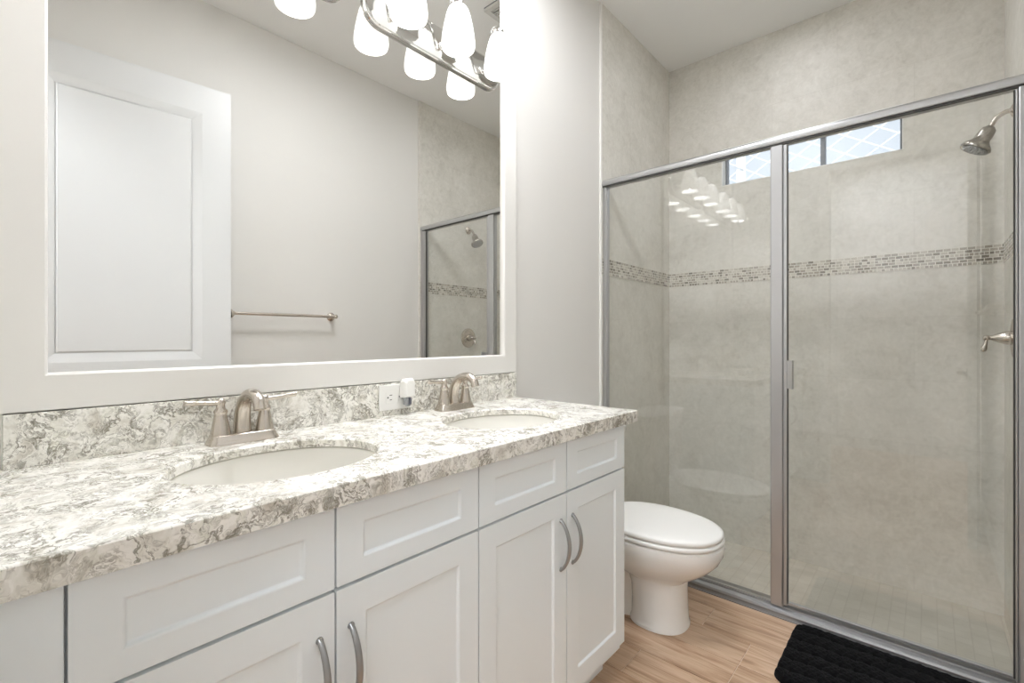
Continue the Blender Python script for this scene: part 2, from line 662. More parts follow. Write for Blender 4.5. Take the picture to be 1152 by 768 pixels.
def shaker(m, y0, y1, z0, z1, xf, th, openings, depth=0.0055, bev=0.004, xdir=1):
    """slab in the y-z plane, front face at xf, with recessed panels; openings = list of (y0,y1,z0,z1) stacked in z"""
    xb = xf - th * xdir
    bm = m.bm

    def quad(pts):
        bm.faces.new([bm.verts.new(p) for p in pts])
    ys = [y0, openings[0][0], openings[0][1], y1]
    zs = [z0]
    for op in openings:
        zs += [op[2], op[3]]
    zs.append(z1)
    for i in range(3):
        for j in range(len(zs) - 1):
            if i == 1 and j % 2 == 1:
                a, b, c, d = ys[1], ys[2], zs[j], zs[j + 1]
                xr = xf - depth * xdir
                A = [(xf, a, c), (xf, b, c), (xf, b, d), (xf, a, d)]
                B = [(xr, a + bev, c + bev), (xr, b - bev, c + bev), (xr, b - bev, d - bev), (xr, a + bev, d - bev)]
                for k in range(4):
                    quad([A[k], A[(k + 1) % 4], B[(k + 1) % 4], B[k]])
                quad(B)
            else:
                quad([(xf, ys[i], zs[j]), (xf, ys[i + 1], zs[j]), (xf, ys[i + 1], zs[j + 1]), (xf, ys[i], zs[j + 1])])
    quad([(xb, y0, z0), (xb, y1, z0), (xb, y1, z1), (xb, y0, z1)])
    quad([(xf, y0, z0), (xb, y0, z0), (xb, y0, z1), (xf, y0, z1)])
    quad([(xf, y1, z0), (xb, y1, z0), (xb, y1, z1), (xf, y1, z1)])
    quad([(xf, y0, z0), (xf, y1, z0), (xb, y1, z0), (xb, y0, z0)])
    quad([(xf, y0, z1), (xf, y1, z1), (xb, y1, z1), (xb, y0, z1)])
    bmesh.ops.remove_doubles(bm, verts=bm.verts, dist=1e-5)
    return m


# door leaf: local frame, hinge at origin, leaf along +y, room face towards -x
dl = MB()
shaker(dl, 0.0, 0.815, 0.012, 2.37, 0.0, 0.035, [(0.125, 0.69, 0.22, 0.88), (0.125, 0.69, 1.015, 2.235)], depth=0.006, bev=0.040, xdir=-1)
# raised field inside the mouldings
for (a, b) in ((0.22, 0.88), (1.015, 2.235)):
    rr = []
    for ins, xx in ((0.040, 0.006), (0.044, 0.006), (0.049, 0.004)):
        rr.append([(xx, 0.125 + ins, a + ins), (xx, 0.69 - ins, a + ins), (xx, 0.69 - ins, b - ins), (xx, 0.125 + ins, b - ins)])
    dl.loops(rr, True, False, True)
door = structure(dl.build('door_1', M['door']), 'tall white two-panel door standing open, seen in the mirror', 'door')
door.location = (1.486, 0.035, 0)
door.rotation_euler.z = math.radians(4.2)
h = MB().lathe([(0.03, 0), (0.03, -0.006), (0.012, -0.008), (0.012, -0.04), (0.0, -0.04)], (0, 0.75, 0.93), 'X', 20, cap1=False)
h.tube([(-0.036, 0.75, 0.93), (-0.040, 0.70, 0.93), (-0.038, 0.64, 0.927)], [0.009, 0.008, 0.007], 10)
h.build('door_handle', M['nickel'], door, True)
for hz in (0.25, 1.18, 2.12):
    MB().lathe([(0.007, -0.045), (0.007, 0.045)], (0.0, -0.006, hz), 'Z', 12).build('hinge', M['nickel'], door, True)

# ------------------------------------------------------------------ hallway beyond the doorway
HY = -1.6
structure(MB().box(-1.6, 3.0, HY - 0.1, HY, 0, ZC).build('wall_hall', M['wall']), 'hallway wall beyond the doorway', 'wall')
structure(MB().box(-1.7, -1.6, HY, -0.12, 0, ZC).box(3.0, 3.1, HY, -0.12, 0, ZC).build('wall_hall_ends', M['wall']), 'end walls of the hallway', 'wall')
structure(MB().box(-1.6, -0.12, -0.12, -0.02, 0, ZC).box(W + 0.12, 3.0, -0.12, -0.02, 0, ZC).build('wall_hall_near', M['wall']), 'hallway wall beside the bathroom', 'wall')
structure(MB().box(-1.7, 3.1, HY - 0.1, -0.12, -0.1, 0).build('floor_hall', M['wood']), 'hallway floor', 'floor')
structure(MB().box(-1.7, 3.1, HY - 0.1, -0.12, ZC, ZC + 0.1).build('ceiling_hall', M['ceiling']), 'hallway ceiling', 'ceiling')
hl = thing('hall_fill_light', 'added square fill light on the hallway ceiling, out of view', 'ceiling light', (1.0, -0.85, ZC))
MB().box(-0.42, 0.42, -0.42, 0.42, -0.03, 0).build('housing', M['plastic'], hl)
MB().box(-0.40, 0.40, -0.40, 0.40, -0.034, -0.030).build('diffuser', M['hall_fill'], hl)

# ------------------------------------------------------------------ vanity cabinets
XF = 0.53
ZT, ZD, ZG, ZB = 0.836, 0.702, 0.696, 0.133
FR = [0.0635, 0.391, 0.7245, 1.0606, 1.388]


def pull(m, y, z0, z1, x):
    zc = (z0 + z1) / 2
    hh = (z1 - z0) / 2
    pts, rd = [], []
    for k in range(25):
        u_ = -1 + 2 * k / 24
        pts.append((x + 0.030 * (1 - u_ * u_) ** 0.75 - 0.001, y, zc + u_ * hh))
        rd.append(0.0062 - 0.0012 * abs(u_))
    m.tube(pts, rd, 12, (1.0, 0.85))
    for z in (z0, z1):
        m.lathe([(0.0065, 0), (0.006, 0.004)], (x - 0.0015, y, z + (0.002 if z == z0 else -0.002)), 'X', 12)


def cabinet(i0, y0, y1, label, left_filler):
    t_ = thing('vanity_cabinet', label, 'cabinet', (0, y0, 0), 'vanity cabinets')

    def L(m_, name, mat, parent=t_, **kw):
        bmesh.ops.translate(m_.bm, verts=m_.bm.verts, vec=(0, -y0, 0))
        return m_.build(name, mat, parent, **kw)
    b = MB()
    e_ = 0.016
    b.box(0.002, 0.51, y0, y0 + e_, 0.10, 0.8585).box(0.002, 0.51, y1 - e_, y1, 0.10, 0.8585)
    b.box(0.002, 0.51, y0 + e_, y1 - e_, 0.10, 0.118).box(0.002, 0.010, y0 + e_, y1 - e_, 0.118, 0.8585)
    b.box(0.49, 0.51, y0 + e_, y1 - e_, 0.806, 0.8585).box(0.49, 0.51, y0 + e_, y1 - e_, 0.67, 0.72)
    L(b, 'body', M['cab'])
    L(MB().box(0.43, 0.446, y0, y1, 0.0, 0.10).box(0.002, 0.43, y1 - e_, y1, 0, 0.10), 'toe_kick', M['cab'])
    if left_filler:
        L(MB().box(0.49, 0.526, -0.018, 0.0622, 0.105, 0.841), 'filler_strip', M['cab'], bevel=0.001)
    for k in (0, 1):
        a, c = FR[i0 + k] + 0.0018, FR[i0 + k + 1] - 0.0018
        m_ = shaker(MB(), a, c, ZD, ZT, XF, 0.019, [(a + 0.050, c - 0.050, ZD + 0.036, ZT - 0.036)])
        L(m_, 'drawer_front', M['cab'], bevel=0.0012, seg=1)
        m_ = shaker(MB(), a, c, ZB, ZG, XF, 0.019, [(a + 0.055, c - 0.055, ZB + 0.055, ZG - 0.055)])
        d_ = L(m_, 'door', M['cab'], bevel=0.0012, seg=1)
        hm = MB()
        pull(hm, (c - 0.026) if k == 0 else (a + 0.026), 0.495, 0.630, XF)
        L(hm, 'handle', M['steel'], d_, smooth=True)
    return t_


cabinet(0, 0.060, 0.7235, 'white two-door shaker cabinet under the near sink with flat filler strip', True)
cabinet(2, 0.7255, 1.392, 'white two-door shaker cabinet under the far sink beside the toilet', False)

# ------------------------------------------------------------------ countertop with two oval cut-outs
CT, CBt = 0.88, 0.860
S1, S2 = (0.296, 0.403), (0.306, 1.043)
SA, SB = 0.157, 0.193      # semi-axes x, y
CX1, CY1 = 0.548, 1.444


def counter():
    m = MB()
    bm = m.bm
    cells = [(-0.02, 0.724, S1), (0.724, CY1, S2)]
    cut = []

    def V(p, z):
        return bm.verts.new((p[0], p[1], z))
    for (ya, yb, s) in cells:
        angs = [2 * PI * k / 72 for k in range(72)]
        for cx_, cy_ in ((0.002, ya), (CX1, ya), (CX1, yb), (0.002, yb)):
            angs.append(math.atan2(cy_ - s[1], cx_ - s[0]) % (2 * PI))
        angs = sorted(set(round(a, 6) for a in angs))
        outer, inner = [], []
        for a in angs:
            dx, dy = math.cos(a), math.sin(a)
            ts = []
            if dx > 1e-9: ts.append((CX1 - s[0]) / dx)
            if dx < -1e-9: ts.append((0.002 - s[0]) / dx)
            if dy > 1e-9: ts.append((yb - s[1]) / dy)
            if dy < -1e-9: ts.append((ya - s[1]) / dy)
            tt = min(ts)
            outer.append((s[0] + dx * tt, s[1] + dy * tt))
            rr = 1 / math.sqrt((dx / SA) ** 2 + (dy / SB) ** 2)
            inner.append((s[0] + dx * rr, s[1] + dy * rr))
        n = len(angs)

        def shrink(p, e_):
            v = Vector((p[0] - s[0], p[1] - s[1]))
            v *= 1 + e_ / v.length
            return (s[0] + v.x, s[1] + v.y)
        inr = [shrink(p, 0.004) for p in inner]
        cl = lambda p: (min(max(p[0], 0.002), CX1 - 0.002), min(max(p[1], -0.018), CY1 - 0.002))
        oi = [V(cl(p), CT) for p in outer]
        ot, rt, it, ib, ob = ([V(p, CT - (0.002 if (abs(p[0] - CX1) < 1e-6 or abs(p[1] - CY1) < 1e-6 or p[1] < -0.019) else 0.0)) for p in outer], [V(p, CT) for p in inr], [V(p, CT - 0.004) for p in inner],
                              [V(p, CBt) for p in inner], [V(p, CBt) for p in outer])
        for A, B in ((ot, oi), (oi, rt), (rt, it), (it, ib), (ib, ob)):
            for i in range(n):
                j = (i + 1) % n
                if A is ot and B is oi and (A[i].co - B[i].co).length < 1e-7 and (A[j].co - B[j].co).length < 1e-7:
                    continue
                bm.faces.new((A[i], A[j], B[j], B[i]))
        for i in range(n):
            j = (i + 1) % n
            mid = ((outer[i][0] + outer[j][0]) / 2, (outer[i][1] + outer[j][1]) / 2)
            if abs(mid[1] - 0.724) < 1e-4:
                continue
            bm.faces.new((ot[j], ot[i], ob[i], ob[j]))
    bmesh.ops.remove_doubles(bm, verts=bm.verts, dist=1e-5)
    return m.build('countertop', M['quartz'])


co = counter()
ap = MB().box(0.513, CX1 - 0.0004, -0.0196, CY1 - 0.0004, 0.843, CBt).box(0.002, 0.513, CY1 - 0.036, CY1 - 0.0004, 0.843, CBt)
ap.build('built_up_edge', M['quartz'], co)
tag(co, 'cream and grey swirled quartz vanity countertop with two oval sink openings', 'countertop')
bs = MB().box(0.002, 0.021, 0.024, 1.437, CT, 0.980)
tag(bs.build('backsplash', M['quartz'], bevel=0.0012), 'low swirled quartz backsplash strip under the mirror', 'backsplash')
structure(MB().box(0.0, 0.004, 0.0, 0.024, CT, 0.981).build('trim_8', M['caulk']), 'white sealed gap at the end of the backsplash', 'trim')


def sink(s, label):
    t_ = thing('undermount_sink', label, 'sink', (s[0], s[1], CBt), 'undermount sinks')
    m = MB()
    prof = [(1.10, -0.0005), (1.03, -0.0005), (1.0, -0.004), (0.985, -0.03), (0.94, -0.075), (0.83, -0.115), (0.62, -0.138), (0.35, -0.147), (0.13, -0.150), (0.125, -0.152)]
    rings = [[(SA * r_ * 1.02 * math.cos(2 * PI * k / 56), SB * r_ * 1.02 * math.sin(2 * PI * k / 56), z) for k in range(56)] for r_, z in prof]
    m.loops(rings, True, False, True)
    o_ = m.build('bowl', M['sink'], t_, True)
    so = o_.modifiers.new('solid', 'SOLIDIFY')
    so.thickness = 0.007
    so.offset = -1 if False else 1
    MB().lathe([(0.022, 0.0), (0.022, 0.002), (0.016, 0.003), (0.014, 0.001), (0.0, 0.001)], (0, 0, -0.152), 'Z', 24, cap1=False).build('drain', M['nickel'], t_, True)
    return t_


sink(S1, 'white oval undermount sink nearest the left edge of the countertop')
sink(S2, 'white oval undermount sink at the toilet end of the countertop')


# ------------------------------------------------------------------ faucets
def faucet(y, label):
    t_ = thing('faucet', label, 'faucet', (0.070, y, CT), 'centerset faucets')
    # base plate: flared stadium
    rings = []
    for (hx, hy, z) in ((0.030, 0.075, 0.0), (0.030, 0.075, 0.003), (0.027, 0.072, 0.008), (0.024, 0.068, 0.016), (0.0235, 0.0675, 0.020), (0.0225, 0.0665, 0.021)):
        ring = []
        for k in range(48):
            a = 2 * PI * k / 48
            ca, sa = math.cos(a), math.sin(a)
            ex = 0.45
            ring.append((hx * abs(ca) ** ex * (1 if ca >= 0 else -1), hy * abs(sa) ** (ex * 0.7) * (1 if sa >= 0 else -1), z))
        rings.append(ring)
    MB().loops(rings).build('base_plate', M['nickel'], t_, 50)
    for sg in (-1, 1):
        hy = sg * 0.047
        hb = MB().lathe([(0.0205, 0.020), (0.0200, 0.026), (0.0175, 0.040), (0.0145, 0.056), (0.0128, 0.066), (0.0122, 0.068), (0.0138, 0.070),
                         (0.0142, 0.074), (0.0125, 0.077), (0.0095, 0.081), (0.0088, 0.088), (0.0105, 0.094), (0.0098, 0.099), (0.0060, 0.103), (0.0005, 0.1045)],
                        (0, hy, 0), 'Z', 28)
        hd = hb.build('handle', M['nickel'], t_, 60)
        lv = MB().tube(spline([(0.0, hy, 0.092), (0.003, hy + sg * 0.02, 0.094), (0.006, hy + sg * 0.045, 0.0965), (0.008, hy + sg * 0.068, 0.099), (0.0085, hy + sg * 0.073, 0.0993)], 6),
                       [0.0070] * 3 + [0.0062] * 5 + [0.0058] * 6 + [0.0064] * 5 + [0.0068] * 3 + [0.0062, 0.0045, 0.001], 12, (1, 0.8))
        lv.build('lever', M['nickel'], hd, True)
    # spout
    pth = spline([(-0.006, 0, 0.018), (-0.005, 0, 0.055), (0.005, 0, 0.086), (0.030, 0, 0.107), (0.066, 0, 0.113), (0.092, 0, 0.101), (0.100, 0, 0.082)], 6)
    n_ = len(pth)
    rd = [0.0195 - 0.0065 * min(1, (i / n_) * 1.7) for i in range(n_)]
    MB().tube(pth, rd, 22).build('spout', M['nickel'], t_, True)
    MB().tube([(-0.026, 0, 0.018), (-0.026, 0, 0.060)], 0.0022, 8).lathe([(0.001, 0.058), (0.0045, 0.061), (0.0050, 0.066), (0.003, 0.070), (0.0005, 0.0705)], (-0.026, 0, 0), 'Z', 14).build('lift_rod', M['nickel'], t_, True)
    return t_


faucet(0.405, 'brushed nickel two-lever faucet behind the near sink')
faucet(1.062, 'brushed nickel two-lever faucet behind the far sink, right of the outlet')

# ------------------------------------------------------------------ outlet + plug-in
ot = thing('wall_outlet', 'white horizontal power outlet on the quartz backsplash between the faucets', 'outlet', (0.021, 0.857, 0.936))
MB().box(0, 0.005, -0.060, 0.060, -0.039, 0.039).build('cover_plate', M['plastic'], ot, bevel=0.002)
for cy_ in (-0.021, 0.021):
    rc = MB().box(0.005, 0.0062, cy_ - 0.016, cy_ + 0.016, -0.018, 0.018).build('receptacle', M['plastic'], ot, bevel=0.0008)
    sl = MB().box(0.0060, 0.0066, cy_ - 0.003, cy_ + 0.006, 0.006, 0.008).box(0.0060, 0.0066, cy_ - 0.002, cy_ + 0.005, -0.008, -0.006)
    sl.lathe([(0.0026, 0), (0.0026, 0.0006)], (0.0060, cy_ - 0.009, 0), 'X', 12)
    sl.build('socket_slots', M['dark'], rc)
pf = thing('plug_in_air_freshener', 'white plug-in air freshener with clear scent vial on the outlet', 'air freshener', (0.0272, 0.887, 0.944))
rings = []
for (x, hw, z0, z1) in ((0.0, 0.017, -0.006, 0.040), (0.006, 0.020, -0.010, 0.047), (0.026, 0.020, -0.010, 0.050), (0.036, 0.015, -0.004, 0.044)):
    rings.append([(x, -hw, z0), (x, hw, z0), (x, hw, z1 - 0.010), (x, hw * 0.6, z1), (x, -hw * 0.6, z1), (x, -hw, z1 - 0.010)])
MB().loops(rings).build('housing', M['plastic'], pf, bevel=0.002)
MB().lathe([(0.008, -0.008), (0.012, -0.013), (0.0135, -0.020), (0.0125, -0.034), (0.006, -0.038), (0.001, -0.0385)], (0.017, 0, 0), 'Z', 20).build('scent_vial', M['vial'], pf, True)
MB().box(0.027, 0.0325, -0.004, 0.004, -0.030, -0.010).build('wick', M['wick'], pf)

# ------------------------------------------------------------------ framed mirror
FY0, FY1, FZ0, FZ1, FWD = 0.012, 1.437, 0.9825, 2.64, 0.0712
mt = thing('vanity_mirror', 'large wall mirror in a flat white frame above the vanity', 'mirror', (0, 0.724, FZ0))
m = MB()


def rect(ins, x):
    return [(x, FY0 + ins - 0.724, ins), (x, FY1 - ins - 0.724, ins), (x, FY1 - ins - 0.724, FZ1 - FZ0 - ins), (x, FY0 + ins - 0.724, FZ1 - FZ0 - ins)]


m.loops([rect(0, 0.0015), rect(0, 0.018), rect(0.0015, 0.0195), rect(FWD - 0.005, 0.0195), rect(FWD - 0.001, 0.0165), rect(FWD + 0.0, 0.006), rect(FWD, 0.0015), rect(0, 0.0015)], True, False, False)
m.build('frame', M['frame'], mt)
gi = FWD - 0.004
MB().box(0.0015, 0.006, FY0 + gi - 0.724, FY1 - gi - 0.724, gi, FZ1 - FZ0 - gi).build('mirror_glass', M['mirror'], mt)


# ------------------------------------------------------------------ vanity lights
def vanity_light(yc, label):
    z0 = 2.127
    t_ = thing('vanity_light', label, 'wall light', (0.0066, yc, z0), 'three-shade vanity lights')
    R, HL = 0.060, 0.293

    def stad(ins, x):
        r_ = R - ins
        out = []
        for k in range(17):
            a = -PI / 2 + PI * k / 16
            out.append((x, HL - R + r_ * math.cos(a), r_ * math.sin(a)))
        for k in range(17):
            a = PI / 2 + PI * k / 16
            out.append((x, -(HL - R) + r_ * math.cos(a), r_ * math.sin(a)))
        return out
    MB().loops([stad(0.003, 0), stad(0, 0.002), stad(0, 0.007), stad(0.002, 0.009), stad(0.007, 0.009), stad(0.009, 0.013), stad(0.012, 0.014)]).build('back_plate', M['chrome'], t_, 25)
    for k in (-1, 0, 1):
        y = k * 0.197
        a = MB().tube(spline([(0.013, y, -0.010), (0.038, y, -0.016), (0.052, y, -0.004), (0.053, y, 0.040), (0.054, y, 0.085), (0.066, y, 0.118), (0.084, y, 0.124), (0.099, y, 0.110), (0.102, y, 0.090)], 6), 0.0042, 10)
        a.lathe([(0.012, 0.0), (0.012, 0.003), (0.006, 0.006)], (0.0138, y, -0.010), 'X', 16)
        a.build('arm', M['chrome'], t_, True)
        MB().lathe([(0.010, 0.104), (0.018, 0.100), (0.021, 0.088), (0.020, 0.084)], (0.102, y, 0), 'Z', 24).build('socket_cap', M['chrome'], t_, True)
        s_ = MB()
        outer = [(0.020, 0.086), (0.027, 0.084), (0.034, 0.074), (0.040, 0.056), (0.047, 0.025), (0.0525, -0.005), (0.0555, -0.030), (0.0555, -0.044), (0.0535, -0.052)]
        inner = [(0.0505, -0.052), (0.0525, -0.043), (0.0525, -0.030), (0.0495, -0.005), (0.044, 0.025), (0.037, 0.054), (0.031, 0.070), (0.020, 0.080)]
        s_.lathe(outer + inner, (0.102, y, 0), 'Z', 36, cap0=False)
        sh = s_.build('lamp_shade', M['shade'], t_, 60)
        MB().lathe([(0.012, 0.078), (0.013, 0.060), (0.021, 0.040), (0.029, 0.014), (0.0305, -0.004), (0.026, -0.022), (0.015, -0.034), (0.001, -0.038)], (0.102, y, 0), 'Z', 24).build('bulb', M['bulb'], sh, True)
    return t_


vanity_light(1.043, 'chrome vanity light with three lit bell shades on the mirror above the far sink')
vanity_light(0.401, 'chrome three-shade vanity light nearer the door, above the near sink')


# ------------------------------------------------------------------ ceiling things
def downlight(x, y, key, label):  # builds the shower downlight and the added fill light by the glass
    t_ = thing('downlight_or_fill', label, 'ceiling light', (x, y, ZC))
    MB().lathe([(0.085, 0.0), (0.085, -0.006), (0.066, -0.010), (0.064, -0.004), (0.064, 0.0)], (0, 0, 0), 'Z', 40, cap0=False, cap1=False).build('trim_ring', M['plastic'], t_, True)
    MB().lathe([(0.064, -0.004), (0.02, -0.0055), (0.001, -0.006)], (0, 0, 0), 'Z', 32).build('lens', M[key], t_, True)


downlight(0.74, 2.62, 'can_shower', 'round recessed light in the ceiling over the shower')
downlight(0.74, 2.36, 'entry_fill', 'added round fill light in the ceiling just inside the shower glass')
fm_ = thing('ceiling_fill_light', 'added round fill light in the middle of the ceiling, out of view', 'ceiling light', (0.46, 1.10, ZC))
MB().lathe([(0.215, 0), (0.215, -0.030), (0.205, -0.034), (0.205, 0)], (0, 0, 0), 'Z', 48, cap0=False, cap1=False).build('rim', M['plastic'], fm_, 40)
MB().lathe([(0.204, -0.030), (0.15, -0.040), (0.06, -0.045), (0.001, -0.046)], (0, 0, 0), 'Z', 40, cap0=False).build('diffuser', M['room_fill'], fm_, True)
vt = thing('exhaust_vent', 'square slatted ceiling exhaust vent above the toilet, seen in the mirror', 'vent', (0.345, 1.885, ZC))
MB().box(-0.14, 0.14, -0.14, 0.14, -0.006, 0).build('backing', M['wick'], vt)
m = MB()
m.box(-0.14, 0.14, -0.14, -0.115, -0.02, -0.006).box(-0.14, 0.14, 0.115, 0.14, -0.02, -0.006).box(-0.14, -0.115, -0.115, 0.115, -0.02, -0.006).box(0.115, 0.14, -0.115, 0.115, -0.02, -0.006)
for k in range(15):
    yv = -0.105 + k * 0.015
    m.box(-0.115, 0.115, yv - 0.0032, yv + 0.0032, -0.018, -0.006)
m.build('grille', M['vent'], vt)

# ------------------------------------------------------------------ towel bar
tb = thing('towel_bar', 'brushed nickel towel bar on the wall beside the open door, seen in the mirror', 'towel bar', (W, 1.155, 1.25))
MB().tube([(-0.065, -0.285, 0), (-0.065, 0.285, 0)], 0.0085, 14).build('bar', M['nickel'], tb, True)
for sg in (-1, 1):
    MB().lathe([(0.026, 0), (0.026, -0.006), (0.020, -0.012), (0.011, -0.018), (0.0095, -0.050), (0.0125, -0.058), (0.0125, -0.070), (0.008, -0.076), (0.001, -0.077)], (0, sg * 0.285, 0), 'X', 22).build('post', M['nickel'], tb, True)

# ------------------------------------------------------------------ shower enclosure
se = thing('shower_enclosure', 'satin aluminium framed glass shower enclosure with fixed panel and door', 'shower enclosure', (0.76, YD, 0))


def S(m_, name, mat, parent=se, **kw):
    bmesh.ops.translate(m_.bm, verts=m_.bm.verts, vec=(-0.76, -YD, 0))
    return m_.build(name, mat, parent, **kw)


PX0, PX1 = 0.789, 0.848     # centre post
JR = 1.474                  # right jamb
ZH0, ZH1 = 1.902, 1.937
hd = MB()
rings = []
for x in (0.009, TX):
    rings.append([(x, YD - 0.026, ZH0 + 0.002), (x, YD - 0.029, ZH0 + 0.010), (x, YD - 0.027, ZH0 + 0.024), (x, YD - 0.018, ZH1 - 0.002), (x, YD - 0.006, ZH1), (x, YD + 0.020, ZH1), (x, YD + 0.026, ZH0 + 0.02), (x, YD + 0.026, ZH0)])
S(hd.loops(rings), 'header', M['alu'], smooth=30)
S(MB().box(0.010, JR + 0.03, YD - 0.022, YD - 0.010, ZH0 - 0.005, ZH0 + 0.002), 'header_gasket', M['alu_dark'])
rings = []
for x in (0.009, TX):
    rings.append([(x, YD - 0.040, 0.0), (x, YD - 0.040, 0.004), (x, YD - 0.034, 0.006), (x, YD - 0.032, 0.012), (x, YD - 0.034, 0.020), (x, YD - 0.030, 0.028), (x, YD - 0.022, 0.032), (x, YD - 0.012, 0.034),
                  (x, YD - 0.010, 0.040), (x, YD + 0.016, 0.044), (x, YD + 0.034, 0.044), (x, YD + 0.036, 0.0)])
S(MB().loops(rings), 'sill_track', M['alu_sill'], smooth=25)
S(MB().box(0.0085, 0.030, YD - 0.016, YD + 0.016, 0.040, ZH0 - 0.0005), 'wall_jamb', M['alu'], bevel=0.003)
rj = MB().box(JR + 0.006, TX - 0.0005, YD - 0.022, YD + 0.018, 0.040, ZH0 - 0.0005)
S(rj, 'wall_jamb', M['alu'], bevel=0.004)
S(MB().box(PX0, PX1 - 0.014, YD - 0.020, YD + 0.018, 0.038, ZH0 - 0.0005), 'center_post', M['alu'], bevel=0.004)
S(MB().box(0.030, PX0, YD - 0.003, YD + 0.003, 0.042, ZH0 - 0.0005), 'fixed_panel', M['glass'])
S(MB().box(0.030, 0.0335, YD - 0.006, YD + 0.006, 0.042, ZH0 - 0.001).box(PX0 - 0.003, PX0, YD - 0.006, YD + 0.006, 0.042, ZH0 - 0.001).box(0.0335, PX0 - 0.003, YD - 0.006, YD + 0.006, 0.0405, 0.0445), 'panel_gasket', M['alu'])
# pivoting door: frame > glass, handle, seal
df = MB().box(PX1 - 0.0125, PX1, YD - 0.018, YD + 0.012, 0.050, ZH0 - 0.008).box(JR, JR + 0.005, YD - 0.018, YD + 0.012, 0.050, ZH0 - 0.008)
df.box(PX1, JR, YD - 0.008, YD + 0.008, 0.050, 0.060)
dr = S(df, 'door', M['alu'], bevel=0.0015)
S(MB().box(PX1, JR, YD - 0.0028, YD + 0.0028, 0.060, ZH0 - 0.006), 'door_glass', M['glass'], dr)
S(MB().box(PX1, PX1 + 0.003, YD - 0.012, YD - 0.004, 0.055, ZH0 - 0.008).box(JR - 0.004, JR, YD - 0.012, YD - 0.004, 0.055, ZH0 - 0.008), 'door_seal', M['alu_dark'], dr)
hm = MB().box(PX1 + 0.001, PX1 + 0.024, YD - 0.022, YD - 0.018, 0.918, 1.030).box(PX1 + 0.020, PX1 + 0.024, YD - 0.045, YD - 0.022, 0.918, 1.030).box(PX1 + 0.001, PX1 + 0.006, YD - 0.020, YD - 0.012, 0.918, 1.030)
S(hm, 'pull_handle', M['alu'], dr, bevel=0.001)

# ------------------------------------------------------------------ shower fittings
hx, hy, hz = TX, 2.60, 1.985
sh = thing('shower_sprayer', 'brushed nickel bell shower head on a curved arm at the top right of the shower', 'shower head', (hx, hy, hz))
MB().lathe([(0.030, 0), (0.030, -0.004), (0.020, -0.012), (0.010, -0.016)], (0, 0, 0), 'X', 24).build('flange', M['nickel'], sh, True)
ap = spline([(-0.006, 0, 0), (-0.025, 0, 0.001), (-0.048, 0, -0.011), (-0.062, 0, -0.032), (-0.070, 0, -0.050)], 6)
MB().tube(ap, 0.0085, 14).build('arm', M['nickel'], sh, True)
ax = Vector((-0.50, -0.06, -0.86)).normalized()
p0 = Vector((-0.068, 0, -0.046))
prof = [(0.010, -0.004), (0.0150, 0.0), (0.0165, 0.005), (0.0225, 0.008), (0.0250, 0.022), (0.0265, 0.040), (0.0255, 0.046), (0.029, 0.055), (0.038, 0.067), (0.047, 0.077), (0.050, 0.085), (0.047, 0.091), (0.042, 0.090)]
MB().lathe(prof, p0, ax, 32).build('head', M['nickel_dark'], sh, 50)
fm = MB()
fm.lathe([(0.041, 0.0905), (0.041, 0.0925), (0.030, 0.094), (0.001, 0.095)], p0, ax, 32)
u = ax.orthogonal().normalized()
v_ = ax.cross(u)
for rr_, nn in ((0.011, 6), (0.022, 12), (0.033, 18)):
    for k in range(nn):
        a = 2 * PI * k / nn
        pp = p0 + ax * 0.0925 + (u * math.cos(a) + v_ * math.sin(a)) * rr_
        fm.lathe([(0.0026, 0), (0.0022, 0.0035)], pp, ax, 6)
fm.build('spray_face', M['steel'], sh, 40)

va = thing('shower_valve', 'brushed nickel round shower valve with a drop lever on the right shower wall', 'shower valve', (TX, 2.60, 1.12))
MB().lathe([(0.078, 0), (0.078, -0.004), (0.072, -0.009), (0.045, -0.013), (0.032, -0.014)], (0, 0, 0), 'X', 40).build('escutcheon', M['nickel'], va, True)
MB().lathe([(0.026, -0.012), (0.027, -0.020), (0.024, -0.032), (0.017, -0.050), (0.010, -0.064), (0.0075, -0.070), (0.010, -0.073), (0.0112, -0.079), (0.0100, -0.086), (0.005, -0.089), (0.001, -0.0895)], (0, 0, 0), 'X', 28).build('stem', M['nickel'], va, 60)
MB().tube(spline([(-0.079, -0.002, -0.004), (-0.081, -0.003, -0.018), (-0.086, -0.003, -0.038), (-0.088, -0.003, -0.050), (-0.088, -0.003, -0.056)], 5),
          [0.0045] * 4 + [0.005, 0.0055, 0.006, 0.007, 0.008, 0.0088, 0.0095, 0.0098, 0.0098, 0.0095, 0.009, 0.0085, 0.0075, 0.006, 0.0045, 0.0025, 0.0008], 14).build('lever', M['nickel'], va, True)


# ------------------------------------------------------------------ toilet
def egg(z, xb, xf, ry, n=56, p=2.2, xm=None):
    """plan outline: blunt back xb, longer rounded front xf"""
    if xm is None:
        xm = xb + (xf - xb) * 0.45
    out = []
    for k in range(n):
        a = 2 * PI * k / n
        ca, sa = math.cos(a), math.sin(a)
        e_ = 2 / p
        cx_ = abs(ca) ** e_ * (1 if ca >= 0 else -1)
        sy_ = abs(sa) ** e_ * (1 if sa >= 0 else -1)
        out.append((xm + cx_ * ((xf - xm) if ca >= 0 else (xm - xb)), ry * sy_, z))
    return out


